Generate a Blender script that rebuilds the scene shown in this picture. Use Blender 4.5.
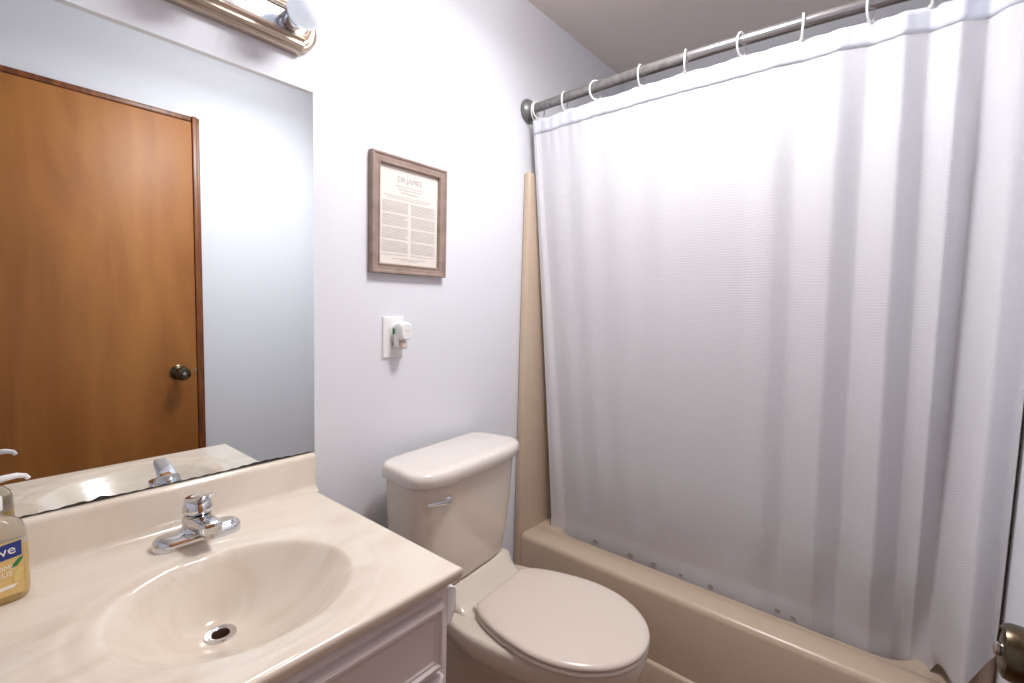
import bpy, bmesh, math, random
from mathutils import Vector, Matrix
random.seed(7)
PI = math.pi
C = bpy.context.scene.collection
for o in list(bpy.data.objects): bpy.data.objects.remove(o)
scene = bpy.context.scene

# ------------------------------------------------------------------ camera
CAM = Vector((0.0, -1.18, 1.30)); FPX = 483.0
yaw, pitch, roll = math.radians(50.37), math.radians(4.44), math.radians(-1.5836)
fwd = Vector((math.sin(yaw)*math.cos(pitch), math.cos(yaw)*math.cos(pitch), -math.sin(pitch)))
right = Vector((math.cos(yaw), -math.sin(yaw), 0)); down = fwd.cross(right)
r1 = right*math.cos(roll) + down*math.sin(roll); d1 = down*math.cos(roll) - right*math.sin(roll)
cd = bpy.data.cameras.new('camera'); cam = bpy.data.objects.new('camera', cd); C.objects.link(cam)
cd.sensor_width = 36; cd.lens = FPX/1024*36; cd.clip_start = 0.01
m = Matrix((( r1.x, -d1.x, -fwd.x, CAM.x), (r1.y, -d1.y, -fwd.y, CAM.y), (r1.z, -d1.z, -fwd.z, CAM.z), (0, 0, 0, 1)))
cam.matrix_world = m
scene.camera = cam

# ------------------------------------------------------------------ world, exposure
w = bpy.data.worlds.new('world'); scene.world = w; w.use_nodes = True
w.node_tree.nodes['Background'].inputs[0].default_value = (.8, .86, 1, 1)
w.node_tree.nodes['Background'].inputs[1].default_value = 0.3
scene.view_settings.view_transform = 'Standard'
scene.view_settings.look = 'None'
scene.view_settings.gamma = 1
scene.view_settings.exposure = 0.30
scene.view_settings.use_curve_mapping = False

LAMP = Vector((0.95, -0.68, 2.26))     # underside of the drum shaped ceiling lamp
LAMP_STRENGTH = 10.5                    # glow of its diffuser
BULB_STRENGTH = .34
ld = bpy.data.lights.new('ceiling_lamp_light', 'AREA'); ld.shape = 'DISK'; ld.size = 0.30
ld.energy = 9.4; ld.color = (1.0, .99, .975)
lo = bpy.data.objects.new('ceiling_lamp_light', ld); lo.location = (LAMP.x, LAMP.y, LAMP.z-.004); C.objects.link(lo)

# ------------------------------------------------------------------ helpers
def srgb(r, g, b):
    f = lambda c: (c/255/12.92) if c/255 <= .04045 else ((c/255+.055)/1.055)**2.4
    return (f(r), f(g), f(b), 1)

def mat(name, col, rough=.5, metal=0, **kw):
    m = bpy.data.materials.new(name); m.use_nodes = True
    b = m.node_tree.nodes['Principled BSDF']
    b.inputs['Base Color'].default_value = col
    b.inputs['Roughness'].default_value = rough
    b.inputs['Metallic'].default_value = metal
    for k, v in kw.items(): b.inputs[k.replace('_', ' ')].default_value = v
    return m

def noise_color(m, c1, c2, scale=5, detail=4, lo=.35, hi=.65, stretch=(1, 1, 1), distortion=0.0, rough=None):
    nt = m.node_tree; b = nt.nodes['Principled BSDF']
    tc = nt.nodes.new('ShaderNodeTexCoord'); mp = nt.nodes.new('ShaderNodeMapping'); mp.inputs['Scale'].default_value = stretch
    n = nt.nodes.new('ShaderNodeTexNoise'); n.inputs['Scale'].default_value = scale; n.inputs['Detail'].default_value = detail
    n.inputs['Distortion'].default_value = distortion
    r = nt.nodes.new('ShaderNodeValToRGB')
    r.color_ramp.elements[0].position = lo; r.color_ramp.elements[0].color = c1
    r.color_ramp.elements[1].position = hi; r.color_ramp.elements[1].color = c2
    nt.links.new(tc.outputs['Object'], mp.inputs[0]); nt.links.new(mp.outputs[0], n.inputs['Vector'])
    nt.links.new(n.outputs['Fac'], r.inputs[0]); nt.links.new(r.outputs[0], b.inputs['Base Color'])
    return n, r

def noise_bump(m, scale=200, strength=.1, dist=.001):
    nt = m.node_tree; b = nt.nodes['Principled BSDF']
    tc = nt.nodes.new('ShaderNodeTexCoord'); n = nt.nodes.new('ShaderNodeTexNoise'); n.inputs['Scale'].default_value = scale
    bp = nt.nodes.new('ShaderNodeBump'); bp.inputs['Strength'].default_value = strength; bp.inputs['Distance'].default_value = dist
    nt.links.new(tc.outputs['Object'], n.inputs['Vector']); nt.links.new(n.outputs['Fac'], bp.inputs['Height']); nt.links.new(bp.outputs[0], b.inputs['Normal'])

def obj(name, bm, m=None, parent=None, smooth=True, angle=40, kind=None):
    me = bpy.data.meshes.new(name)
    bmesh.ops.recalc_face_normals(bm, faces=bm.faces)
    bm.to_mesh(me); bm.free()
    if m: me.materials.append(m)
    if smooth:
        for p in me.polygons: p.use_smooth = True
        me.set_sharp_from_angle(angle=math.radians(angle))
    o = bpy.data.objects.new(name, me); C.objects.link(o)
    if parent: o.parent = parent
    if kind: o['kind'] = kind
    return o

def tag(o, label, cat, group=None):
    o['label'] = label; o['category'] = cat
    if group: o['group'] = group
    return o

def thing(name, label, cat, loc=(0, 0, 0), rotz=0, group=None):
    o = bpy.data.objects.new(name, None); C.objects.link(o); o.empty_display_size = .05
    o.location = loc; o.rotation_euler = (0, 0, rotz)
    return tag(o, label, cat, group)

def box(bm, x0, x1, y0, y1, z0, z1, bevel=0, seg=2):
    t = bmesh.new(); bmesh.ops.create_cube(t, size=1)
    for v in t.verts:
        v.co = Vector(((x0+x1)/2+v.co.x*(x1-x0), (y0+y1)/2+v.co.y*(y1-y0), (z0+z1)/2+v.co.z*(z1-z0)))
    if bevel: bmesh.ops.bevel(t, geom=list(t.edges), offset=bevel, segments=seg, profile=.5, affect='EDGES')
    merge(bm, t); return bm

def merge(bm, t, mtx=None):
    if mtx is not None: t.transform(mtx)
    me = bpy.data.meshes.new('tmp'); t.to_mesh(me); t.free(); bm.from_mesh(me); bpy.data.meshes.remove(me)

def loft(bm, rings, cap0=True, cap1=True, closed=True):
    R = [[bm.verts.new(p) for p in r] for r in rings]
    n = len(rings[0])
    for a, b in zip(R, R[1:]):
        for i in range(n if closed else n-1):
            j = (i+1) % n
            bm.faces.new((a[i], a[j], b[j], b[i]))
    if cap0: bm.faces.new(R[0][::-1])
    if cap1: bm.faces.new(R[-1])
    return bm

def lathe(bm, prof, origin=(0, 0, 0), axis='Z', n=32, caps=True):
    """prof: list of (radius, height)"""
    o = Vector(origin); rings = []
    for r, h in prof:
        ring = []
        for i in range(n):
            a = 2*PI*i/n; c, s = max(r, 1e-5)*math.cos(a), max(r, 1e-5)*math.sin(a)
            p = {'Z': (c, s, h), 'Y': (c, h, s), 'X': (h, c, s)}[axis]
            ring.append(o+Vector(p))
        rings.append(ring)
    return loft(bm, rings, caps, caps)

def tube(bm, pts, rad, n=12, caps=True):
    pts = [Vector(p) for p in pts]; rings = []
    rads = rad if isinstance(rad, (list, tuple)) else [rad]*len(pts)
    up = None
    for i, p in enumerate(pts):
        t = (pts[min(i+1, len(pts)-1)]-pts[max(i-1, 0)]).normalized()
        if up is None:
            up = Vector((0, 0, 1)) if abs(t.z) < .9 else Vector((1, 0, 0))
        s = t.cross(up).normalized(); u = s.cross(t).normalized(); up = u
        rings.append([p+s*math.cos(2*PI*k/n)*rads[i]+u*math.sin(2*PI*k/n)*rads[i] for k in range(n)])
    return loft(bm, rings, caps, caps)

def torus(bm, center, R, r, normal='Y', n=28, k=8, arc=(0, 2*PI)):
    c = Vector(center); rings = []
    for i in range(n):
        a = 2*PI*i/n
        if normal == 'Y': e = Vector((math.cos(a), 0, math.sin(a))); f = Vector((0, 1, 0))
        elif normal == 'Z': e = Vector((math.cos(a), math.sin(a), 0)); f = Vector((0, 0, 1))
        else: e = Vector((0, math.cos(a), math.sin(a))); f = Vector((1, 0, 0))
        rings.append([c+e*R+(e*math.cos(2*PI*j/k)+f*math.sin(2*PI*j/k))*r for j in range(k)])
    rings.append(rings[0])
    R_ = [[bm.verts.new(p) for p in rr] for rr in rings[:-1]]; R_.append(R_[0])
    for a, b in zip(R_, R_[1:]):
        for i in range(k):
            j = (i+1) % k; bm.faces.new((a[i], a[j], b[j], b[i]))
    return bm

def rrect(w, d, r, n=6, cx=0, cy=0):
    """rounded rectangle outline, list of (x,y)"""
    out = []
    for (sx, sy, a0) in ((1, 1, 0), (-1, 1, PI/2), (-1, -1, PI), (1, -1, 1.5*PI)):
        for k in range(n+1):
            a = a0+PI/2*k/n
            out.append((cx+sx*(w/2-r)+r*math.cos(a), cy+sy*(d/2-r)+r*math.sin(a)))
    return out

def text_mesh(name, s, size, m, parent, mtx, extrude=.0002, align='CENTER', scale_x=1.0):
    cu = bpy.data.curves.new(name+'_curve', 'FONT'); cu.body = s; cu.size = size; cu.extrude = extrude; cu.align_x = align; cu.align_y = 'CENTER'
    t = bpy.data.objects.new('tmp_text', cu); C.objects.link(t)
    dg = bpy.context.evaluated_depsgraph_get()
    me = bpy.data.meshes.new_from_object(t.evaluated_get(dg)); bpy.data.objects.remove(t); bpy.data.curves.remove(cu)
    me.transform(mtx @ Matrix.Diagonal((scale_x, 1, 1, 1)))
    me.materials.clear(); me.materials.append(m)
    me.name = name; o = bpy.data.objects.new(name, me); C.objects.link(o); o.parent = parent
    return o

# ------------------------------------------------------------------ materials
wall_white = mat('wall_white_paint', srgb(226, 228, 235), .75); noise_bump(wall_white, 120, .12, .0012)
ceil_paint = mat('ceiling_paint', srgb(238, 229, 222), .9); noise_bump(ceil_paint, 60, .25, .002)
floor_mat = mat('brown_vinyl_floor', srgb(150, 112, 82), .45)
noise_color(floor_mat, srgb(120, 86, 60), srgb(170, 130, 96), 9, 6, .35, .7, (1, 8, 1))
trim_wood = mat('stained_wood_trim', srgb(140, 78, 34), .35)
noise_color(trim_wood, srgb(92, 46, 18), srgb(142, 82, 38), 12, 5, .3, .7, (6, 6, .5))
door_wood = mat('varnished_birch_door', srgb(170, 105, 55), .5)
_n, _r = noise_color(door_wood, srgb(144, 86, 34), srgb(180, 119, 58), 3.6, 6, .25, .8, (2.4, 1, .38), .7)
knob_mat = mat('aged_brass_nickel', srgb(92, 82, 66), .26, 1)
chrome = mat('chrome', srgb(215, 216, 220), .07, 1)
soft_chrome = mat('brushed_steel', srgb(190, 184, 178), .25, 1)
nickel = mat('brushed_nickel', srgb(190, 174, 160), .3, .92)
mirror_mat = mat('mirror_silver', (.86, .90, .91, 1), .0, 1)
desilver = mat('desilvered_edge', srgb(52, 47, 45), .5)
marble = mat('cultured_marble', srgb(232, 216, 200), .16, Coat_Weight=.3)
noise_color(marble, srgb(232, 221, 207), srgb(217, 201, 183), 3.0, 7, .42, .75, (1, 2.4, 1), 2.0)
cab_white = mat('white_cabinet_paint', srgb(222, 212, 210), .38)
porcelain = mat('bone_porcelain', srgb(222, 211, 199), .12, Coat_Weight=.4)
lid_mat = mat('bone_plastic', srgb(224, 211, 200), .22)
tub_mat = mat('beige_acrylic', srgb(202, 181, 160), .25)
rod_mat = mat('galvanised_steel', srgb(120, 116, 112), .35, .45)
noise_color(rod_mat, srgb(116, 114, 114), srgb(142, 139, 137), 60, 4, .35, .65)
rod_shiny = mat('polished_steel', srgb(168, 166, 168), .2, .75)
flange_mat = mat('grey_metal_flange', srgb(128, 130, 130), .4, .55)
white_plastic = mat('white_plastic', srgb(238, 237, 238), .3)
cream_plastic = mat('pale_translucent_plastic', srgb(222, 205, 196), .2)
frame_mat = mat('taupe_frame_wood', srgb(150, 128, 118), .5)
noise_color(frame_mat, srgb(138, 117, 108), srgb(160, 140, 130), 30, 4, .3, .7, (1, 1, 1))
paper = mat('cream_paper', srgb(226, 219, 212), .8)
ink = mat('faded_ink', srgb(202, 195, 191), .9)
ink_head = mat('faded_heading_ink', srgb(172, 163, 162), .9)
dark_hole = mat('dark_opening', srgb(30, 24, 22), .8)
drain_in = mat('stained_drain_bowl', srgb(96, 72, 60), .35, .6)
bulb_mat = mat('frosted_bulb', srgb(225, 230, 242), .25, Emission_Color=(.80, .88, 1, 1), Emission_Strength=BULB_STRENGTH)
diffuser_mat = mat('lamp_diffuser', srgb(250, 248, 245), .4, Emission_Color=(.975, .97, 1, 1), Emission_Strength=LAMP_STRENGTH)

# waffle weave curtain
curtain_mat = mat('white_waffle_cloth', srgb(240, 239, 243), .85)
nt = curtain_mat.node_tree; b = nt.nodes['Principled BSDF']
geo = nt.nodes.new('ShaderNodeUVMap'); geo.uv_map = 'cloth'
br = nt.nodes.new('ShaderNodeTexBrick'); br.inputs['Scale'].default_value = 1; br.inputs['Brick Width'].default_value = .011; br.inputs['Row Height'].default_value = .0075
br.inputs['Mortar Size'].default_value = .0016; br.inputs['Mortar Smooth'].default_value = 1.0
br.inputs['Color1'].default_value = (1, 1, 1, 1); br.inputs['Color2'].default_value = (.9, .9, .9, 1); br.inputs['Mortar'].default_value = (0, 0, 0, 1)
bp = nt.nodes.new('ShaderNodeBump'); bp.inputs['Strength'].default_value = .4; bp.inputs['Distance'].default_value = .0016
nt.links.new(geo.outputs[0], br.inputs['Vector']); nt.links.new(br.outputs['Color'], bp.inputs['Height']); nt.links.new(bp.outputs[0], b.inputs['Normal'])
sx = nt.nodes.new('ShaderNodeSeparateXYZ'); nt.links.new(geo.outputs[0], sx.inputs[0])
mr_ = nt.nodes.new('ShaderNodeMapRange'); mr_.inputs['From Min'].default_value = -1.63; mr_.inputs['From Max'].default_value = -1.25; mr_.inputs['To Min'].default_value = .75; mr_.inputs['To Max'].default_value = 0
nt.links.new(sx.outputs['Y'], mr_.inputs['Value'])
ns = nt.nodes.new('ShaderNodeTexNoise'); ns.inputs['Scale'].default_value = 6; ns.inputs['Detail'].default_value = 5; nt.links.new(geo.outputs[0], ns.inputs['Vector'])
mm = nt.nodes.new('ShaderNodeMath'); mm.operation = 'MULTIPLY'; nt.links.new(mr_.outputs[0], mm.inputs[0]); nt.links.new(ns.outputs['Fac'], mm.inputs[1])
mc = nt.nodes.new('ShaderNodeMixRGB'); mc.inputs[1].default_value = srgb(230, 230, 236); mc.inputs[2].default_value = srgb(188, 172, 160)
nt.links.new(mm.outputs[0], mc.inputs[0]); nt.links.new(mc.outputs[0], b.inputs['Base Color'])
tl = nt.nodes.new('ShaderNodeBsdfTranslucent'); tl.inputs['Color'].default_value = srgb(236, 234, 238)
mx = nt.nodes.new('ShaderNodeMixShader'); mx.inputs[0].default_value = .18
nt.links.new(b.outputs[0], mx.inputs[1]); nt.links.new(tl.outputs[0], mx.inputs[2]); nt.links.new(mx.outputs[0], nt.nodes['Material Output'].inputs['Surface'])
mildew = mat('mildew_spots', srgb(176, 164, 160), .9)

# ------------------------------------------------------------------ room shell
XL, XR, YF, ZC = -0.50, 2.24, -1.375, 2.42
T = .10
obj('floor', box(bmesh.new(), XL-T, XR+T, YF-T, T, -.05, 0), floor_mat, kind='structure')
obj('ceiling', box(bmesh.new(), XL-T, XR+T, YF-T, T, ZC, ZC+.05), ceil_paint, kind='structure')
obj('wall_back', box(bmesh.new(), XL-T, XR+T, 0, T, 0, ZC), wall_white, kind='structure')
obj('wall_left', box(bmesh.new(), XL-T, XL, YF, 0, 0, ZC), wall_white, kind='structure')
obj('wall_right', box(bmesh.new(), XR, XR+T, YF, 0, 0, ZC), wall_white, kind='structure')
DX0, DX1, DZ = 0.010, 0.780, 2.068      # door opening
bm = bmesh.new()
box(bm, XL-T, DX0, YF-T, YF, 0, ZC); box(bm, DX1, XR+T, YF-T, YF, 0, ZC); box(bm, DX0, DX1, YF-T, YF, DZ, ZC)
obj('wall_front', bm, wall_white, kind='structure')
# door
d = bpy.data.objects.new('door_1', None); C.objects.link(d); d['kind'] = 'structure'; d.location = (DX0+.004, -1.37, 0)
def rel(bm, root):
    bm.transform(Matrix.Translation(-root.location)); return bm
obj('door_panel', rel(box(bmesh.new(), DX0+.004, DX1-.004, -1.390, -1.351, .012, DZ-.004, .002), d), door_wood, d)
KX, KZ = .704, .953
k = obj('door_knob', rel(lathe(bmesh.new(), [(0, 0), (.034, 0), (.034, .003), (.028, .008), (.015, .012), (.012, .016), (.012, .030), (.019, .036), (.0265, .042), (.0285, .050), (.0285, .069), (.0265, .0745), (.0225, .0765), (.021, .0745), (.014, .0760), (0, .0775)], (KX, -1.3505, KZ), 'Y', 40), d), knob_mat, d)
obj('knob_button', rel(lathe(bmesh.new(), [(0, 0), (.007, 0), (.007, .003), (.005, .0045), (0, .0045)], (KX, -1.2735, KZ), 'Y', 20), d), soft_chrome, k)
obj('latch_plate', rel(box(bmesh.new(), DX1-.012, DX1-.006, -1.3515, -1.3485, KZ-.012, KZ+.012, .001), d), soft_chrome, d)
# door frame strips
bm = bmesh.new(); box(bm, DX1-.002, DX1+.017, YF, YF+.030, 0, DZ+.022, .003); box(bm, DX1+.017, DX1+.030, YF, YF+.016, 0, DZ+.022, .003)
obj('trim_1', bm, trim_wood, kind='structure')
bm = bmesh.new(); box(bm, DX0-.040, DX0+.002, YF, YF+.022, 0, DZ+.022, .003)
obj('trim_2', bm, trim_wood, kind='structure')
bm = bmesh.new(); box(bm, DX0-.040, DX1+.030, YF, YF+.018, DZ, DZ+.022, .003)
obj('trim_3', bm, trim_wood, kind='structure')

# ceiling lamp
cl = thing('ceiling_light', 'round flush ceiling lamp in the middle of the bathroom ceiling', 'ceiling light', (LAMP.x, LAMP.y, ZC))
obj('lamp_base', lathe(bmesh.new(), [(0, -.0005), (.070, -.0005), (.070, -.018), (.060, -.026), (0, -.026)], n=40), nickel, cl)
obj('lamp_drum', lathe(bmesh.new(), [(0, -.0265), (.150, -.0265), (.158, -.032), (.160, LAMP.z-ZC+.010), (.154, LAMP.z-ZC), (0, LAMP.z-ZC)], n=48), diffuser_mat, cl)

# ------------------------------------------------------------------ mirror
MX0, MX1, MZ0, MZ1 = -.22, .626, .903, 1.806
mr = thing('wall_mirror', 'large frameless wall mirror behind the sink, showing the wooden door', 'mirror', ((MX0+MX1)/2, 0, MZ0))
bm = bmesh.new(); B = .018
def rr(x0, x1, z0, z1, y): return [Vector((x0, y, z0)), Vector((x1, y, z0)), Vector((x1, y, z1)), Vector((x0, y, z1))]
loft(bm, [rr(MX0, MX1, MZ0, MZ1, -.0005), rr(MX0, MX1, MZ0, MZ1, -.0035), rr(MX0+B, MX1-B, MZ0+.0005, MZ1-B, -.00372)])
obj('mirror_glass', rel(bm, mr), mirror_mat, mr, smooth=False)
# dark blotchy line where the silvering has failed along the bottom edge
bm = bmesh.new(); N = 160; lo_, hi_ = [], []
for i in range(N+1):
    x = MX0+(MX1-MX0)*i/N
    h = .0022+.0008*math.sin(i*1.3)
    if .135 < x < .235: h += .006*abs(math.sin((x-.135)*75))*(1-abs((x-.19)/.055))if abs(x-.19) < .055 else 0
    if .42 < x < .57: h += .0035*abs(math.sin((x-.42)*PI/.15))
    lo_.append(bm.verts.new((x, -.0042, MZ0))); hi_.append(bm.verts.new((x, -.0042, MZ0+max(h, .0015))))
for i in range(N): bm.faces.new((lo_[i], lo_[i+1], hi_[i+1], hi_[i]))
obj('desilvered_edge', rel(bm, mr), desilver, mr, smooth=False)

# ------------------------------------------------------------------ vanity cabinet
CTX0, CTX1, CTY, CTZ = -.17, .615, -.567, .81
vc = thing('vanity_cabinet', 'white painted vanity cabinet under the marble sink top', 'cabinet', (.2225, -.27, 0))
bm = bmesh.new()
VX0, VX1, VY = -.155, .598, -.545
box(bm, VX0, VX1, VY, VY+.018, .10, .782, .001)
box(bm, VX0, VX0+.018, VY+.0181, -.004, .10, .782); box(bm, VX1-.018, VX1, VY+.0181, -.004, .10, .782)
box(bm, VX0+.0181, VX1-.0181, VY+.0181, -.004, .10, .118); box(bm, VX0+.0181, VX1-.0181, -.012, -.004, .1181, .782)
box(bm, VX0+.004, VX1-.004, VY+.07, -.006, 0, .0995)
obj('cabinet_body', rel(bm, vc), cab_white, vc)
def raised_panel(name, x0, x1, z0, z1, y):
    """overlay front with a moulded edge and a sunk centre field"""
    bm = bmesh.new()
    steps = [(0, 0), (0, .010), (.002, .014), (.008, .018), (.012, .018), (.016, .013), (.020, .013), (.024, .0105)]
    rings = [rr(x0+i, x1-i, z0+i, z1-i, y-h) for i, h in steps]
    loft(bm, rings, True, True)
    return obj(name, rel(bm, vc), cab_white, vc, angle=25)
raised_panel('drawer_front', .235, .580, .628, .757, VY)
raised_panel('drawer_front', -.135, .210, .628, .757, VY)
for x0, x1, kx in ((.235, .580, .265), (-.135, .210, .180)):
    dr = raised_panel('cabinet_door', x0, x1, .125, .612, VY)
    obj('door_pull', rel(lathe(bmesh.new(), [(0, 0), (.006, 0), (.006, -.012), (.015, -.018), (.016, -.024), (.010, -.029), (0, -.030)], (kx, VY-.0115, .54), 'Y', 24), vc), soft_chrome, dr)

# ------------------------------------------------------------------ marble top with oval bowl
ct = thing('sink_countertop', 'cream cultured marble vanity top with an oval basin moulded in', 'sink top', (.2225, -.28, .785))
ECX, ECY, EA, EB = .318, -.342, .182, .158
DRX, DRY, DEP = .310, -.262, .115
def bowl_depth(x, y):
    # fraction from drain to the ellipse along the ray
    px, py = DRX-ECX, DRY-ECY; dx, dy = x-DRX, y-DRY
    r = math.hypot(dx, dy)
    if r < 1e-6: return DEP, 0
    ux, uy = dx/r, dy/r
    A = (ux/EA)**2+(uy/EB)**2; Bq = 2*(px*ux/EA**2+py*uy/EB**2); Cq = (px/EA)**2+(py/EB)**2-1
    R = (-Bq+math.sqrt(Bq*Bq-4*A*Cq))/(2*A)
    t = r/R
    if t >= 1.12: return 0, t
    t2 = max(0, r-.030)/(R-.030)
    dd = DEP*(1-min(t2, 1.0)**(1.9+.5*uy)) if t < 1 else 0
    # soften the lip
    lip = .0035*max(0, 1-abs(t-1)/.12)
    return (dd*1.0+ (lip if t >= 1 else lip)), t
def top_z(x, y):
    dd, t = bowl_depth(x, y)
    e = math.sqrt(((x-ECX)/(EA+.052))**2+((y-ECY)/(EB+.034))**2)
    s = min(1, max(0, (1.03-e)/.09)); s = s*s*(3-2*s)
    return CTZ-.0022*s-dd
bm = bmesh.new(); NX, NY = 150, 110
def edge_drop(x, y):
    r = .007; d = min(CTX1-x, y-CTY)
    if d < r: return r-math.sqrt(max(0, r*r-(r-d)**2))
    return 0
xs = [CTX0+(CTX1-.010-CTX0)*i/(NX-4) for i in range(NX-3)]+[CTX1-.006, CTX1-.0025, CTX1-.0006, CTX1]
ys = [-.001+(CTY+.010+.001)*j/(NY-4) for j in range(NY-3)]+[CTY+.006, CTY+.0025, CTY+.0006, CTY]
V = [[bm.verts.new((x, y, top_z(x, y)-edge_drop(x, y))) for y in ys] for x in xs]
for i in range(len(xs)-1):
    for j in range(len(ys)-1):
        if math.hypot((xs[i]+xs[i+1])/2-DRX, (ys[j]+ys[j+1])/2-DRY) < .0205: continue
        bm.faces.new((V[i][j], V[i][j+1], V[i+1][j+1], V[i+1][j]))
def skirt(vs, dx, dy):
    a = vs
    for dz, off in ((-.012, 0), (-.019, -.002), (-.0265, -.0075)):
        bz = CTZ+dz
        nb = [bm.verts.new((v.co.x+dx*off, v.co.y+dy*off, bz)) for v in vs]
        for k_ in range(len(a)-1): bm.faces.new((a[k_], a[k_+1], nb[k_+1], nb[k_]))
        a = nb
skirt([V[i][-1] for i in range(len(xs))], 0, -1)
skirt([V[-1][j] for j in range(len(ys))], 1, 0)
skirt([V[0][j] for j in range(len(ys))], -1, 0)
obj('basin_top', rel(bm, ct), marble, ct, angle=60)
# backsplash with a coved foot
bm = bmesh.new(); prof = [(-.0008, .802), (-.040, .8085), (-.031, .8115), (-.025, .8175), (-.0215, .826), (-.021, .890), (-.0195, .8965), (-.015, .9005), (-.0008, .9015)]
ring = lambda x, s=0: [Vector((x, y*(1-s), z-(s*.004 if z > .85 else 0))) for y, z in prof]
loft(bm, [ring(CTX0), ring(CTX1-.001), ring(CTX1+.004, .05), ring(CTX1+.0065, .14)])
obj('backsplash', rel(bm, ct), marble, ct, angle=50)
DZ_ = CTZ-.0022-DEP-.0035
dr = obj('drain_ring', rel(lathe(bmesh.new(), [(.0150, -.004), (.0150, .002), (.017, .0035), (.0245, .0035), (.0262, .001), (.0262, -.004)], (DRX, DRY, DZ_+.0035), 'Z', 40, caps=False), ct), chrome, ct)
obj('drain_throat', rel(lathe(bmesh.new(), [(0, -.03), (.0149, -.03), (.0149, .002), (.0147, .002), (.010, -.012), (.008, -.012), (0, -.012)], (DRX, DRY, DZ_+.0035), 'Z', 32), ct), drain_in, dr)
obj('drain_stopper', rel(lathe(bmesh.new(), [(0, 0), (.0075, 0), (.0075, .001), (0, .0015)], (DRX+.001, DRY-.001, DZ_-.0085), 'Z', 24), ct), dark_hole, dr)

# ------------------------------------------------------------------ faucet
FX, FY = .328, -.100
fc = thing('faucet', 'chrome single-lever faucet at the back of the sink basin', 'faucet', (FX, FY, CTZ))
def stad(w, d, n=10):
    out = []
    for s in (1, -1):
        for k in range(n+1):
            a = -PI/2+PI*k/n if s > 0 else PI/2+PI*k/n
            out.append((s*(w-d)/2+d/2*math.cos(a), d/2*math.sin(a)))
    return out
bm = bmesh.new()
rings = []
for sc, z in ((0, 0), (.0, .012), (.002, .017), (.007, .0215), (.014, .0240)):
    rings.append([Vector((x, y, z)) for x, y in stad(.156-2*sc, .054-2*sc)])
loft(bm, rings)
obj('deck_plate', bm, chrome, fc, angle=50)
# saddle that rises from the plate to the body
bm = bmesh.new(); rings = []
for t in range(9):
    u = t/8; z = .012+.038*u
    hw = .024+.028*(1-u)**2.6
    rings.append([Vector((hw*math.cos(a)*(1 if abs(math.cos(a)) < 2 else 1), .022*math.sin(a)*(1-.05*u), z)) for a in [2*PI*i/32 for i in range(32)]])
loft(bm, rings)
obj('faucet_body', bm, chrome, fc, angle=60)
# short blunt spout
bm = bmesh.new(); rings = []
for k_ in range(13):
    u = k_/12; y = .018-.092*u
    zc = .036+.010*u; hh = .0165-.004*u; hw = .0235-.003*u
    if u > .9: hw *= .97; hh *= .95
    ring_ = []
    for i in range(28):
        a = 2*PI*i/28; c_, s_ = math.cos(a), math.sin(a)
        ring_.append(Vector((hw*math.copysign(abs(c_)**.55, c_), y, zc+hh*math.copysign(abs(s_)**.6, s_))))
    rings.append(ring_)
end = rings[-1]; cen = sum(end, Vector())/len(end)
rings.append([cen+(p-cen)*.9+Vector((0, -.004, 0)) for p in end]); rings.append([cen+(p-cen)*.7+Vector((0, -.0055, 0)) for p in end])
loft(bm, rings)
obj('spout', bm, chrome, fc, angle=50)
obj('aerator', lathe(bmesh.new(), [(0, 0), (.010, 0), (.010, -.010), (.008, -.011), (0, -.011)], (0, -.062, .034), 'Z', 24), soft_chrome, fc)
# domed lever handle
obj('valve_collar', lathe(bmesh.new(), [(0, .046), (.0225, .046), (.0235, .050), (.0235, .055), (0, .056)], n=36), soft_chrome, fc)
lh = obj('handle_dome', lathe(bmesh.new(), [(0, .0565), (.0240, .0565), (.0262, .059), (.0266, .064), (.0255, .071), (.0225, .078), (.0175, .0835), (.010, .087), (0, .088)], n=36), chrome, fc)
bm = bmesh.new(); rings = []
for k_ in range(11):
    u = k_/10; y = .014-.068*u; zt = .0885+.020*u**1.3; th = .022-.015*u; hw = .0205-.0065*u
    if u == 1: th *= .6; hw *= .85
    rings.append([Vector((hw*math.copysign(abs(math.cos(a))**.6, math.cos(a)), y, zt-th/2+th/2*math.copysign(abs(math.sin(a))**.7, math.sin(a)))) for a in [2*PI*i/24 for i in range(24)]])
loft(bm, rings)
obj('lever', bm, chrome, lh, angle=60)

# ------------------------------------------------------------------ soap bottle
SX, SY = .044, -.098
sb = thing('soap_bottle', 'amber liquid hand soap pump bottle at the left end of the sink top', 'soap dispenser', (SX, SY, CTZ), math.radians(7))
amber = mat('amber_liquid_soap', srgb(222, 188, 122), .12, Transmission_Weight=.35, IOR=1.4)
clear = mat('clear_pet_plastic', srgb(226, 216, 200), .08, Transmission_Weight=.75, IOR=1.3)
bm = bmesh.new(); rings = []
for z, w_, d_ in ((0.0, .074, .046), (.003, .082, .052), (.012, .086, .056), (.05, .086, .056), (.088, .084, .055)):
    rings.append([Vector((x, y, z)) for x, y in rrect(w_, d_, d_*.46, 8)])
loft(bm, rings)
bt = obj('bottle_body', bm, amber, sb, angle=60)
bm = bmesh.new(); rings = []
for z, w_, d_ in ((.0885, .084, .055), (.108, .082, .053), (.120, .076, .048), (.129, .060, .038), (.134, .036, .030), (.140, .028, .028), (.146, .026, .026)):
    rings.append([Vector((x, y, z)) for x, y in rrect(w_, d_, min(d_, w_)*.46, 8)])
loft(bm, rings)
obj('bottle_shoulder', bm, clear, sb, angle=60)
pump = obj('pump_collar', lathe(bmesh.new(), [(0, .1465), (.0165, .1465), (.0165, .166), (.014, .168), (.007, .170), (.0065, .184), (0, .184)], n=28), white_plastic, sb)
bm = bmesh.new()
lathe(bm, [(0, .182), (.011, .182), (.012, .186), (.011, .196), (0, .198)], n=24)
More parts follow.
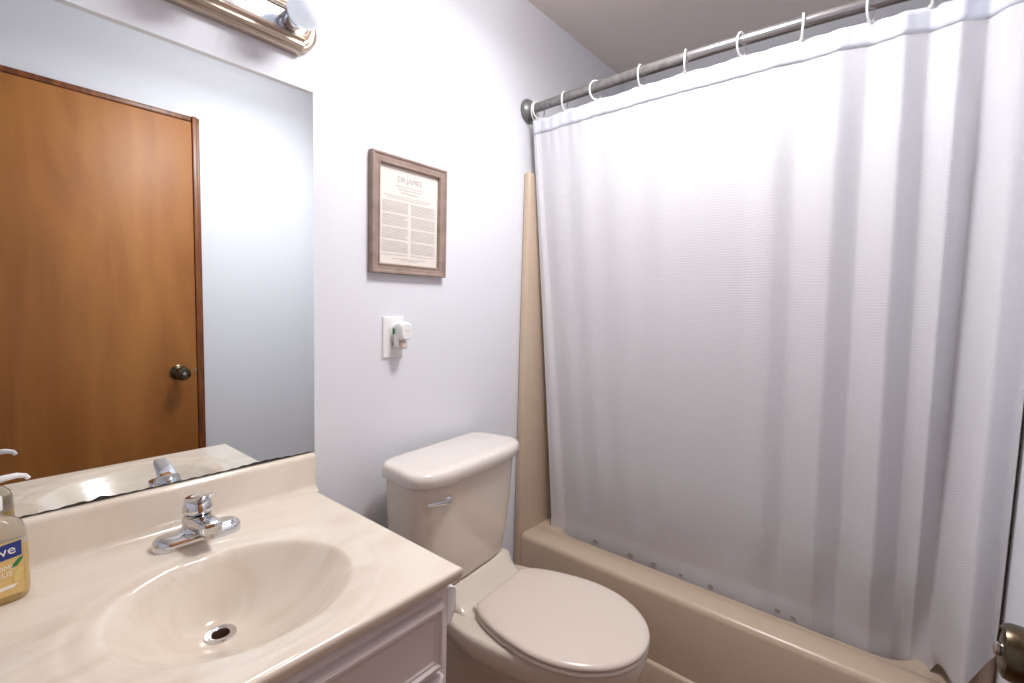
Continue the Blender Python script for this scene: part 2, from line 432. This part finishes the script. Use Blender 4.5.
tube(bm, [(0, 0, .191), (.02, 0, .194), (.034, 0, .1945), (.044, 0, .1915), (.0475, 0, .186)], [.0055, .0052, .0045, .0038, .0032], 12)
obj('pump_spout', bm, white_plastic, pump)
lab = mat('soap_label_film', srgb(226, 190, 122), .3)
blue = mat('label_blue', srgb(28, 52, 132), .3); lwhite = mat('label_white', srgb(240, 236, 226), .5); lgreen = mat('label_green', srgb(60, 128, 78), .5); lyel = mat('label_yellow', srgb(228, 204, 128), .5)
Rlab = Matrix.Rotation(PI/2, 4, 'X')
def flat_patch(pts, y, name, m_, parent):
    bm = bmesh.new(); loft(bm, [[Vector((x, y, z)) for x, z in pts], [Vector((x, y-.0006, z)) for x, z in pts]]); return obj(name, bm, m_, parent, smooth=False)
lb = flat_patch([(-.031, .014), (.031, .014), (.031, .100), (-.031, .100)], -.0282, 'label', lab, sb)
flat_patch([(-.029, .069), (.0295, .075), (.0295, .099), (-.029, .093)], -.0290, 'label_banner', blue, lb)
text_mesh('label_lettering', 'Suave', .0205, lwhite, lb, Matrix.Translation((-.0005, -.0299, .0850)) @ Rlab @ Matrix.Rotation(math.radians(6), 4, 'Z'))
text_mesh('label_lettering', 'BLOSSOMS', .0105, lwhite, lb, Matrix.Translation((-.004, -.0290, .059)) @ Rlab)
text_mesh('label_lettering', '& CITRUS', .0105, lwhite, lb, Matrix.Translation((-.004, -.0290, .049)) @ Rlab)
flat_patch([(.018, .057), (.024, .059), (.030, .068), (.0305, .073), (.025, .070), (.019, .063)], -.0290, 'leaf_picture', lgreen, lb)
flat_patch([(.018, .036), (.022, .034), (.028, .042), (.030, .052), (.026, .056), (.020, .048)], -.0290, 'fruit_picture', lyel, lb)
flat_patch([(-.02, .022), (.018, .026), (.024, .031), (.015, .031), (-.02, .027)], -.0290, 'label_stripe', lwhite, lb)

# ------------------------------------------------------------------ vanity light bar
LBX0, LBX1, LBZ0, LBZ1 = -.01, .630, 1.881, 1.988
LBC = (LBZ0+LBZ1)/2
lbr = thing('vanity_light_bar', 'brushed nickel light bar with round frosted globe bulbs above the mirror', 'wall lamp', ((LBX0+LBX1)/2, 0, LBC))
# fluted frame: profile swept round the rectangle
steps = [(0, .0), (0, .014), (.003, .020), (.007, .0225), (.010, .0215), (.0115, .026), (.015, .0305), (.019, .0305), (.0215, .028), (.023, .031), (.027, .034), (.031, .033), (.034, .029), (.036, .024)]
bm = bmesh.new()
def rnd(x0, x1, z0, z1, r, y, n=8):
    return [Vector((x, -y, z)) for x, z in rrect(x1-x0, z1-z0, r, n, (x0+x1)/2, (z0+z1)/2)]
rings = [rnd(LBX0+i, LBX1-i, LBZ0+i, LBZ1-i, max(.0545-i, .004), h, 10) for i, h in steps]
loft(bm, rings, True, False)
obj('fluted_frame', rel(bm, lbr), nickel, lbr, angle=25)
bm = bmesh.new()
for sg, zz in ((1, LBZ0-.0035), (-1, LBZ1+.0035)):
    pr = [(-.001 if i_ == 0 else -h-.0025, zz+sg*i) for i_, (i, h) in enumerate(steps)]+[(-.001, zz+sg*.036)]
    pr[0] = (-.001, zz)
    loft(bm, [[Vector((x, y, z)) for y, z in pr] for x in (LBX0+.040, LBX1-.040)])
obj('fluted_rail', rel(bm, lbr), nickel, lbr, angle=20)
plate_m = mat('polished_plate', srgb(208, 212, 220), .12, 1)
bm = bmesh.new(); loft(bm, [rnd(LBX0+.034, LBX1-.034, LBZ0+.034, LBZ1-.034, .02, .018), rnd(LBX0+.034, LBX1-.034, LBZ0+.034, LBZ1-.034, .02, .0285)])
obj('centre_plate', rel(bm, lbr), plate_m, lbr, angle=30)
for bx in (.558, .398, .238, .078):
    cup = obj('bulb_socket', rel(lathe(bmesh.new(), [(0, -.0285), (.0215, -.0285), (.0225, -.032), (.0225, -.062), (.0215, -.064), (.018, -.064), (.018, -.040), (0, -.040)], (bx, 0, LBC), 'Y', 32), lbr), chrome, lbr)
    prof = [(0, -.0405), (.0125, -.0405), (.0135, -.062), (.017, -.070)]
    for k_ in range(15):
        a = math.radians(150-150*k_/14); prof.append((.040*math.sin(a), -.105-(-.040)*(-math.cos(a)) if False else -.105-.040*math.cos(a)))
    prof = [(r, h) for r, h in prof]
    b_ = bmesh.new(); lathe(b_, prof[:4]+[(.040*math.sin(math.radians(a)), -.105+.040*math.cos(math.radians(a))) for a in range(28, 181, 8)], (bx, 0, LBC), 'Y', 32)
    obj('globe_bulb', rel(b_, lbr), bulb_mat, cup)

# ------------------------------------------------------------------ framed document
PX0, PX1, PZ0, PZ1 = .786, 1.060, 1.378, 1.711
pf = thing('picture_frame', 'small taupe wooden frame with a printed page hanging above the toilet', 'picture frame', ((PX0+PX1)/2, 0, PZ0))
bm = bmesh.new(); steps = [(0, .001), (0, .019), (.0015, .021), (.006, .021), (.009, .018), (.021, .017), (.0235, .019), (.0265, .0185), (.029, .012), (.0295, .0065)]
rings = [rr(PX0+i, PX1-i, PZ0+i, PZ1-i, -h) for i, h in steps]
loft(bm, rings, True, False)
obj('frame_moulding', rel(bm, pf), frame_mat, pf, angle=20)
bm = box(bmesh.new(), PX0+.029, PX1-.029, -.0075, -.0055, PZ0+.029, PZ1-.029)
pg = obj('printed_page', rel(bm, pf), paper, pf, smooth=False)
cx = (PX0+PX1)/2
Rt = Matrix.Rotation(PI/2, 4, 'X')
off = Matrix.Translation(-pf.location)
text_mesh('page_heading', 'DR.JAMES', .0225, ink_head, pg, off @ Matrix.Translation((cx, -.0078, PZ1-.061)) @ Rt, scale_x=.95)
bm = bmesh.new(); bl = lambda x0, x1, z, h: box(bm, x0, x1, -.0082, -.0076, z-h/2, z+h/2)
bl(PX0+.045, PX1-.045, PZ1-.042, .0007)
for z, w_ in ((.080, .10), (.088, .085), (.097, .06)):
    bl(cx-w_/2, cx+w_/2, PZ1-z, .0034)
bl(PX0+.045, PX1-.055, PZ1-.110, .0018); bl(PX0+.055, PX1-.065, PZ1-.116, .0016)
z = PZ1-.126; i = 0
while z > PZ0+.052:
    if i % 9 != 8:
        bl(PX0+.040, cx-.006-random.random()*.012*(i % 4 == 3), z, .0020); bl(cx+.006, PX1-.040-random.random()*.015*(i % 5 == 2), z, .0020)
    z -= .0042; i += 1
bl(cx-.06, cx+.06, PZ0+.045, .002); bl(cx-.03, cx+.03, PZ0+.040, .002)
obj('page_print', rel(bm, pf), ink, pg, smooth=False)

# ------------------------------------------------------------------ outlet plate and air freshener
op = thing('outlet_plate', 'white wall outlet plate below the picture frame', 'outlet', (.870, 0, 1.193))
bm = bmesh.new(); loft(bm, [rr(-.036, .036, -.060, .060, -.0005), rr(-.036, .036, -.060, .060, -.004), rr(-.033, .033, -.057, .057, -.0065)])
obj('cover_plate', bm, white_plastic, op, smooth=False)
bm = bmesh.new()
for zz in (.020, -.020):
    loft(bm, [[Vector((x, -.0066, z)) for x, z in rrect(.033, .028, .010, 5, 0, zz)], [Vector((x, -.0078, z)) for x, z in rrect(.032, .027, .010, 5, 0, zz)]])
ro = obj('receptacle', bm, white_plastic, op)
bm = bmesh.new()
for sx in (-.006, .006): box(bm, sx-.001, sx+.001, -.0082, -.0079, -.024, -.015)
obj('receptacle_slots', bm, dark_hole, ro, smooth=False)
af = thing('air_freshener', 'white plug-in air freshener with clear oil bulb in the wall outlet', 'air freshener', (.878, -.0085, 1.200))
bm = bmesh.new(); rings = []
for y, w_, h_, zc in ((0, .036, .046, .008), (-.014, .040, .052, .010), (-.028, .044, .056, .012), (-.040, .042, .052, .012), (-.047, .034, .042, .012)):
    rings.append([Vector((x, y, z)) for x, z in rrect(w_, h_, .014, 6, 0.004, zc)])
loft(bm, rings)
ab = obj('warmer_body', bm, white_plastic, af)
obj('scent_bottle', lathe(bmesh.new(), [(0, -.040), (.011, -.040), (.0135, -.036), (.0135, -.022), (.009, -.0165), (0, -.0165)], (.003, -.026, 0), 'Z', 24), cream_plastic, af)
bm = bmesh.new(); box(bm, -.018, -.010, -.030, -.012, -.034, .004, .003)
obj('plug_housing', bm, white_plastic, af)
bm = bmesh.new(); loft(bm, [[Vector((-.0205, -.014+.004*math.cos(a), .012+.010*math.sin(a))) for a in [2*PI*i/12 for i in range(12)]], [Vector((-.0190, -.014+.004*math.cos(a), .012+.010*math.sin(a))) for a in [2*PI*i/12 for i in range(12)]]])
obj('leaf_badge', bm, lgreen, ab)
obj('vent_slot', box(bmesh.new(), -.003, .011, -.0480, -.0468, .014, .016), cream_plastic, ab, smooth=False)

# ------------------------------------------------------------------ toilet
to = thing('toilet', 'bone coloured toilet with closed lid between the vanity and the bathtub', 'toilet', (1.040, -.042, 0), math.radians(5))
def tank_outline(hw, depth, z, r=.03, chf=.05, n=40):
    """back straight, front bowed; symmetric"""
    pts = []
    # from back-left going to the right along the back, then round the front
    def arc(cx_, cy_, r_, a0, a1, k):
        return [(cx_+r_*math.cos(a0+(a1-a0)*i/k), cy_+r_*math.sin(a0+(a1-a0)*i/k)) for i in range(k+1)]
    pts += arc(-hw+.015+r, -r, r, PI, PI/2, 5)
    pts += arc(hw-.015-r, -r, r, PI/2, 0, 5)
    # right side down to front corner
    fy = -depth*.62
    K = 18
    crv = []
    for i in range(K*2+1):
        a = -PI*i/(2*K)          # 0 .. -pi, superellipse front
        c_, s_ = math.cos(a), math.sin(a)
        crv.append((hw*math.copysign(abs(c_)**.52, c_), fy-(depth+fy)*abs(s_)**.85))
    pts += crv
    return [Vector((x-.036, y, z)) for x, y in pts]
bm = bmesh.new(); rings = []
for z, hw, dp in ((.484, .190, .150), (.492, .203, .163), (.56, .212, .172), (.67, .220, .181), (.808, .226, .187)):
    rings.append(tank_outline(hw, dp, z, .025))
loft(bm, rings)
tank = obj('tank', bm, porcelain, to, angle=50)
bm = bmesh.new(); rings = []
for z, hw, dp in ((.8085, .226, .187), (.8095, .236, .198), (.813, .240, .203), (.834, .240, .204), (.844, .238, .202), (.849, .233, .197), (.8515, .224, .188), (.8522, .20, .165)):
    rings.append(tank_outline(hw, dp, z, .026))
loft(bm, rings)
obj('tank_lid', bm, mat('tank_lid_porcelain', srgb(232, 224, 217), .14, Coat_Weight=.4), to, angle=60)
lv = obj('flush_lever', lathe(bmesh.new(), [(0, 0), (.015, 0), (.016, -.004), (.013, -.011), (.009, -.016), (0, -.018)], (-.172, -.1705, .760), 'Y', 28), chrome, to)
bm = bmesh.new(); pts = [(-.168, -.184, .760), (-.190, -.189, .763), (-.222, -.189, .768), (-.254, -.183, .773)]
rings = []
for (x, y, z), h, t_ in zip(pts, (.008, .0075, .006, .0035), (.005, .0045, .004, .003)):
    rings.append([Vector((x, y+t_*math.cos(a), z+h*math.sin(a))) for a in [2*PI*i/16 for i in range(16)]])
loft(bm, rings)
obj('lever_arm', bm, chrome, lv)

def bowl_ring(z, yb, yf, hw, wb, n=48, ywide=.42):
    """egg outline: back at yb with half-width wb, widest hw, front tip yf"""
    pts = []
    ymid = yb+(yf-yb)*ywide
    K = n//4
    for i in range(K+1):           # right side from back to widest
        u = i/K; y = yb+(ymid-yb)*u
        s = u*u*(3-2*u)
        pts.append((wb+(hw-wb)*s, y))
    for i in range(1, 2*K):        # front half ellipse
        a = PI*i/(2*K)
        pts.append((hw*math.cos(a), ymid+(yf-ymid)*math.sin(a)))
    for i in range(K+1):
        u = 1-i/K; y = yb+(ymid-yb)*u; s = u*u*(3-2*u)
        pts.append((-(wb+(hw-wb)*s), y))
    return [Vector((x, y, z)) for x, y in pts]
bm = bmesh.new()
R_ = [(0.0, -.10, -.57, .120, .105), (.012, -.10, -.575, .122, .107), (.05, -.10, -.56, .112, .10), (.12, -.09, -.545, .104, .098), (.19, -.07, -.565, .108, .092),
      (.25, -.05, -.60, .122, .094), (.31, -.03, -.640, .146, .100), (.345, -.02, -.664, .170, .112), (.368, -.015, -.677, .187, .128), (.395, -.01, -.684, .193, .138), (.415, -.01, -.688, .195, .142), (.424, -.012, -.685, .192, .140), (.428, -.016, -.678, .185, .134)]
loft(bm, [bowl_ring(*a) for a in R_])
# raised rear deck carrying the tank, flowing down to the hinge
prof = [(-.262, .4262, .152), (-.24, .4305, .149), (-.218, .437, .146), (-.200, .448, .145), (-.184, .462, .149), (-.170, .477, .158), (-.160, .4830, .168), (-.02, .4835, .172)]
rings = []
for y, z, hw in prof:
    b0 = .400
    rr_ = []
    for i in range(21):
        a = PI*i/20; c_, s_ = math.cos(a), math.sin(a)
        rr_.append(Vector((hw*math.copysign(abs(c_)**.25, c_), y, b0+(z-b0)*abs(s_)**.25)))
    rings.append(rr_)
loft(bm, rings)
obj('bowl', bm, porcelain, to, angle=50)
def seat_outline(z, g):
    """closed lid plan: straight hinge edge at the back, round front; g = inset"""
    pts = []; yb, yf, hw, wb = -.238+g*-1, -.690+g, .188-g, .100-g*.5
    ymid = yb+(yf-yb)*.50; K = 14
    for i in range(K+1):
        a = (PI/2)*(1-i/K)
        # quarter curve from the back corner out to the widest point
        pts.append((wb+(hw-wb)*math.cos(a)**1.0, ymid+(yb-ymid)*math.sin(a)**1.25))
    for i in range(1, 2*K):
        a = PI*i/(2*K); pts.append((hw*math.cos(a), ymid+(yf-ymid)*math.sin(a)))
    for i in range(K+1):
        a = (PI/2)*(i/K)
        pts.append((-(wb+(hw-wb)*math.cos(a)), ymid+(yb-ymid)*math.sin(a)**1.25))
    return [Vector((x, y, z)) for x, y in pts]
bm = bmesh.new(); loft(bm, [seat_outline(z, g) for z, g in ((.4305, .006), (.432, .002), (.437, .000), (.442, .001), (.4445, .005))])
obj('seat', bm, lid_mat, to, angle=50)
bm = bmesh.new(); loft(bm, [seat_outline(z, g) for z, g in ((.4465, .006), (.4475, .002), (.452, .0), (.457, .0015), (.461, .006), (.4635, .016), (.4645, .04), (.465, .09))])
obj('seat_lid', bm, lid_mat, to, angle=60)
for sx in (-1, 1):
    bm = bmesh.new(); box(bm, sx*.092-.024, sx*.092+.024, -.252, -.228, .4305, .4475, .005, 3)
    obj('seat_hinge', bm, lid_mat, to)

# ------------------------------------------------------------------ toilet paper holder post on the cabinet side
tp = thing('toilet_paper_holder', 'white plastic toilet paper holder arm on the side of the vanity cabinet', 'paper holder', (VX1, -.50, .745))
for yy in (-.038, .11):
    bm = bmesh.new(); rings = []
    out = [(0, -.052), (.010, -.050), (.018, -.040), (.023, -.022), (.024, 0), (.023, .010), (.019, .016), (.010, .020), (0, .022)]
    loft(bm, [[Vector((x+.0005, yy-.005, z)) for x, z in out], [Vector((x+.0005, yy-.007, z)) for x, z in [(max(0, x-.002), z) for x, z in out]]][::-1]+[[Vector((x+.0005, yy+.005, z)) for x, z in out]])
    obj('holder_arm', bm, white_plastic, tp, angle=50)

# ------------------------------------------------------------------ bathtub
TX0, TX1, TZ = 1.478, XR-.004, .385
tb = thing('bathtub', 'beige alcove bathtub behind the white shower curtain', 'bathtub', ((TX0+TX1)/2, YF/2, 0))
Y0, Y1 = -.0315, YF+.0275
bm = bmesh.new()
# apron and rim as a profile extruded in y
prof = [(TX0-.012, 0), (TX0-.012, .128), (TX0-.009, .134), (TX0, .138), (TX0, TZ-.022), (TX0+.003, TZ-.011), (TX0+.010, TZ-.003), (TX0+.020, TZ), (TX0+.112, TZ-.002), (TX0+.122, TZ-.007), (TX0+.127, TZ-.018)]
inner = [(TX0+.150, .20), (TX0+.175, .10), (TX0+.22, .065)]
A = [bm.verts.new((x, Y0, z)) for x, z in prof]; Bv = [bm.verts.new((x, Y1, z)) for x, z in prof]
for i in range(len(prof)-1): bm.faces.new((A[i], A[i+1], Bv[i+1], Bv[i]))
obj('tub_apron', rel(bm, tb), tub_mat, tb, angle=50)
# basin: lofted rounded rectangles
bm = bmesh.new()
ox0, ox1, oy0, oy1 = TX0+.113, TX1-.05, Y1+.09, Y0-.07
def rct(x0, x1, y0, y1, r, z): return [Vector((x, y, z)) for x, y in rrect(x1-x0, y1-y0, r, 8, (x0+x1)/2, (y0+y1)/2)]
outer = rct(TX0+.100, TX1, Y1, Y0, .002, TZ-.001)
loft(bm, [outer, rct(ox0, ox1, oy0, oy1, .09, TZ-.0012), rct(ox0+.008, ox1-.008, oy0+.008, oy1-.008, .09, TZ-.006), rct(ox0+.014, ox1-.014, oy0+.014, oy1-.014, .09, TZ-.02), rct(ox0+.035, ox1-.035, oy0+.06, oy1-.04, .09, .20), rct(ox0+.06, ox1-.06, oy0+.12, oy1-.07, .09, .10), rct(ox0+.10, ox1-.10, oy0+.17, oy1-.11, .08, .075)], False, True)
obj('tub_basin', rel(bm, tb), tub_mat, tb, angle=50)
# surround panels
sr = thing('tub_surround', 'beige moulded wall surround rising from the bathtub rim', 'shower surround', (1.8, -.02, TZ))
bm = bmesh.new()
box(bm, TX0-.012, XR-.046, -.031, -.001, 0, 1.80, .009, 4)
obj('end_panel', rel(bm, sr), tub_mat, sr, angle=50)
bm = box(bmesh.new(), TX0-.012, XR-.046, YF+.001, YF+.027, 0, 1.80, .009, 4)
obj('end_panel', rel(bm, sr), tub_mat, sr, angle=50)
bm = box(bmesh.new(), XR-.045, XR-.001, YF+.030, -.0315, TZ+.0005, 1.80, .010, 4)
obj('side_panel', rel(bm, sr), tub_mat, sr, angle=50)
# ------------------------------------------------------------------ shower rod, rings, curtain
RZ, RR = 2.028, .0125
def rod_x(y): return 1.476-.040*math.sin(PI*min(1, max(0, -y)/1.39))
rd = thing('shower_rod', 'grey steel shower curtain rod across the top of the bathtub alcove', 'curtain rod', (1.476, -.002, RZ))
pts = [(rod_x(-.012-.6*i/16), -.012-.6*i/16, RZ) for i in range(17)]
obj('rod_sleeve', rel(tube(bmesh.new(), pts, .0162, 20), rd), rod_mat, rd)
pts = [(rod_x(-.608-.762*i/16), -.608-.762*i/16, RZ) for i in range(17)]
obj('rod_tube', rel(tube(bmesh.new(), pts, .0148, 20), rd), rod_shiny, rd)
fp = [(0, 0), (.040, 0), (.042, -.004), (.041, -.010), (.036, -.018), (.026, -.026), (.018, -.030), (.0165, -.034), (0, -.034)]
obj('rod_flange', rel(lathe(bmesh.new(), fp, (1.476, -.001, RZ), 'Y', 36), rd), flange_mat, rd)
obj('rod_flange', rel(lathe(bmesh.new(), [(r, -h) for r, h in fp], (1.476, YF+.001, RZ), 'Y', 36), rd), flange_mat, rd)

RING_Y = [-.040, -.060, -.181, -.313, -.475, -.616, -.769, -.911, -1.051, -1.16, -1.256, -1.325]
WHERE = ['closest to the flange on the back wall', 'second from the back wall flange, touching the first', 'third from the back wall', 'fourth from the back wall', 'fifth from the back wall',
         'sixth, at the middle of the rod', 'seventh from the back wall', 'eighth from the back wall', 'ninth from the back wall', 'tenth from the back wall', 'eleventh, near the front wall', 'last one at the front wall end']
def make_ring():
    bm = bmesh.new(); torus(bm, (0, 0, -.010), .0275, .0027, 'Y', 32, 8)
    bmesh.ops.scale(bm, vec=(1, 1, 1.12), verts=bm.verts)
    o = obj('curtain_ring', bm, white_plastic)
    c = lathe(bmesh.new(), [(0, -.004), (.0042, -.004), (.0042, .004), (0, .004)], (0, 0, -.0415), 'X', 12)
    obj('ring_clasp', c, white_plastic, o)
    return o
proto = make_ring()
for i, y in enumerate(RING_Y):
    if i == 0: r_ = proto
    else:
        r_ = proto.copy(); C.objects.link(r_)
        for ch in list(proto.children):
            c_ = ch.copy(); C.objects.link(c_); c_.parent = r_
    r_.location = (rod_x(y), y, RZ)
    r_.rotation_euler = (0, 0, math.radians((10, -14, 12, -22, 8, 16, -9, 14, -12, 10, -14, 8)[i]))
    tag(r_, 'white plastic curtain ring on the rod, '+WHERE[i], 'curtain ring', 'curtain rings along the shower rod')

# curtain surface
AMP = [.008, .012, .007, .006, .012, .009, .020, .032, .038, .040, .034]
PK = [.5, .45, .5, .5, .5, .5, .6, .62, .62, .55, .5]
YT = [-.037, -.060, -.181, -.313, -.475, -.616, -.769, -.911, -1.051, -1.16, -1.256, -1.367]
YB = [-.080, -.140, -.245, -.360, -.490, -.630, -.780, -.920, -1.065, -1.195, -1.268, -1.367]
def fold(phi, pk):
    x = phi/pk*.5 if phi < pk else .5+(phi-pk)/(1-pk)*.5
    return .5-.5*math.cos(2*PI*x)
ZT, ZB = 1.985, .352
bm = bmesh.new(); uvl = bm.loops.layers.uv.new('cloth')
cols = []; SUB = 26; NZ = 130
ulen = 0
for k_ in range(len(YT)-1):
    for s_ in range(SUB):
        cols.append((k_, s_/SUB))
cols.append((len(YT)-2, 1.0))
grid = []
for ci, (k_, phi) in enumerate(cols):
    col = []
    for j in range(NZ+1):
        tz = j/NZ; zl = ZT+(ZB-ZT)*tz; t = min(1, (ZT-zl)/(ZT-.43))
        yt = YT[k_]+(YT[k_+1]-YT[k_])*phi; yb = YB[k_]+(YB[k_+1]-YB[k_])*phi
        y = yt+(yb-yt)*t
        xt = rod_x(yt); xb = TX0+.158
        f = fold(phi, PK[k_])
        if k_ >= 7:
            tri = (phi/PK[k_] if phi < PK[k_] else (1-phi)/(1-PK[k_])); f = f+(tri-f)*min(1, .25+.9*tz)
        wob = .5+.5*math.cos(2*PI*phi)           # 1 at rings
        hang = .006*(1-wob)*max(0, 1-tz*14)       # header droops between the rings
        a = AMP[k_]*(.55+.45*min(1, tz*6))
        # folds die slowly towards the bottom in the flat left part, stay on the right
        keep = 1-.35*tz if k_ < 6 else 1.0+(.15*tz)
        low = 1 if zl > .60 else max(.45, .45+.55*(zl-.40)/.20)
        x = xt+(xb-xt)*t - a*keep*f*low + .004*math.sin(y*9+tz*5)*tz
        if k_ == 0:   # leading edge folds forward
            x -= .018*(1-phi)*(0.3+.7*tz)
        if k_ == 1: x += .012*math.sin(PI*phi)**2*(1-phi)
        if k_ == 9 and tz > .55:   # deep crease beside the last flap
            q = (tz-.55)/.45; x += .035*q*math.sin(PI*phi)
        if k_ == 10:
            zb = ZB+(.57-ZB)*phi**.75; z_ = ZT+(zb-ZT)*tz
            q = max(0, (tz-.45)/.55); bow = math.sin(PI*min(1, phi*1.1))**1.2
            s10 = min(1, phi/.55); s10 = s10*s10*(3-2*s10)
            x = x*(1-s10)+1.440*s10 - (.018+.030*q)*bow*(1-.5*s10)
        z = ZT+(ZB-ZT)*tz - hang
        if k_ == 10: z = z_-hang
        # small crinkle radiating from each ring
        x += .0018*math.sin(phi*PI*6)*max(0, 1-tz*7)
        lim = TX0+.130
        if z < TZ+.08 and x < lim: x = x+(lim-x)*min(1, (TZ+.08-z)/.055)
        col.append(bm.verts.new((x, y, z)))
    grid.append(col)
U = [0]
for a, b_ in zip(grid, grid[1:]): U.append(U[-1]+(a[NZ//2].co-b_[NZ//2].co).length)
for i in range(len(grid)-1):
    for j in range(NZ):
        f = bm.faces.new((grid[i][j], grid[i+1][j], grid[i+1][j+1], grid[i][j+1]))
        for l, (ii, jj) in zip(f.loops, ((i, j), (i+1, j), (i+1, j+1), (i, j+1))):
            l[uvl].uv = (U[ii], -jj/NZ*(ZT-ZB))
cu = thing('shower_curtain', 'white waffle-weave fabric shower curtain hanging in front of the bathtub', 'shower curtain', (1.5, -.68, ZB))
top_edge = [g[0].co.copy() for g in grid]; head_low = [g[4].co.copy() for g in grid]; lower = [min((v.co for v in g), key=lambda c: abs(c.z-(TZ-.002))).copy() for g in grid]
hem_rows = [[g[j].co.copy() for j in range(0, 5)] for g in grid]
cb = obj('curtain_cloth', rel(bm, cu), curtain_mat, cu, angle=180)
# header band (double cloth) just in front of the top of the curtain
hem_mat = mat('white_hem_cloth', srgb(216, 219, 230), .85)
bm = bmesh.new(); G = [[bm.verts.new(p+Vector((-.0013, 0, .0003))) for p in r_] for r_ in hem_rows]
for i in range(len(G)-1):
    for j in range(4): bm.faces.new((G[i][j], G[i+1][j], G[i+1][j+1], G[i][j+1]))
hd = obj('header_hem', rel(bm, cu), hem_mat, cu, angle=180)
md = hd.modifiers.new('thickness', 'SOLIDIFY'); md.thickness = .0006; md.offset = 1
# mildew spots along the lowest edge
for k_ in (60, 92, 110, 128, 146, 182, 190):
    gcol = lower[k_]; c_ = gcol+Vector((-.0025, 0, 0)); r_ = random.uniform(.006, .010)
    bm = bmesh.new()
    vs = [bm.verts.new(c_+Vector((0, r_*1.4*random.uniform(.6, 1.1)*math.cos(a), r_*random.uniform(.6, 1.1)*math.sin(a)))) for a in [2*PI*i/12 for i in range(12)]]
    bm.faces.new(vs)
    obj('mildew_spot', rel(bm, cu), mildew, cu, smooth=False)
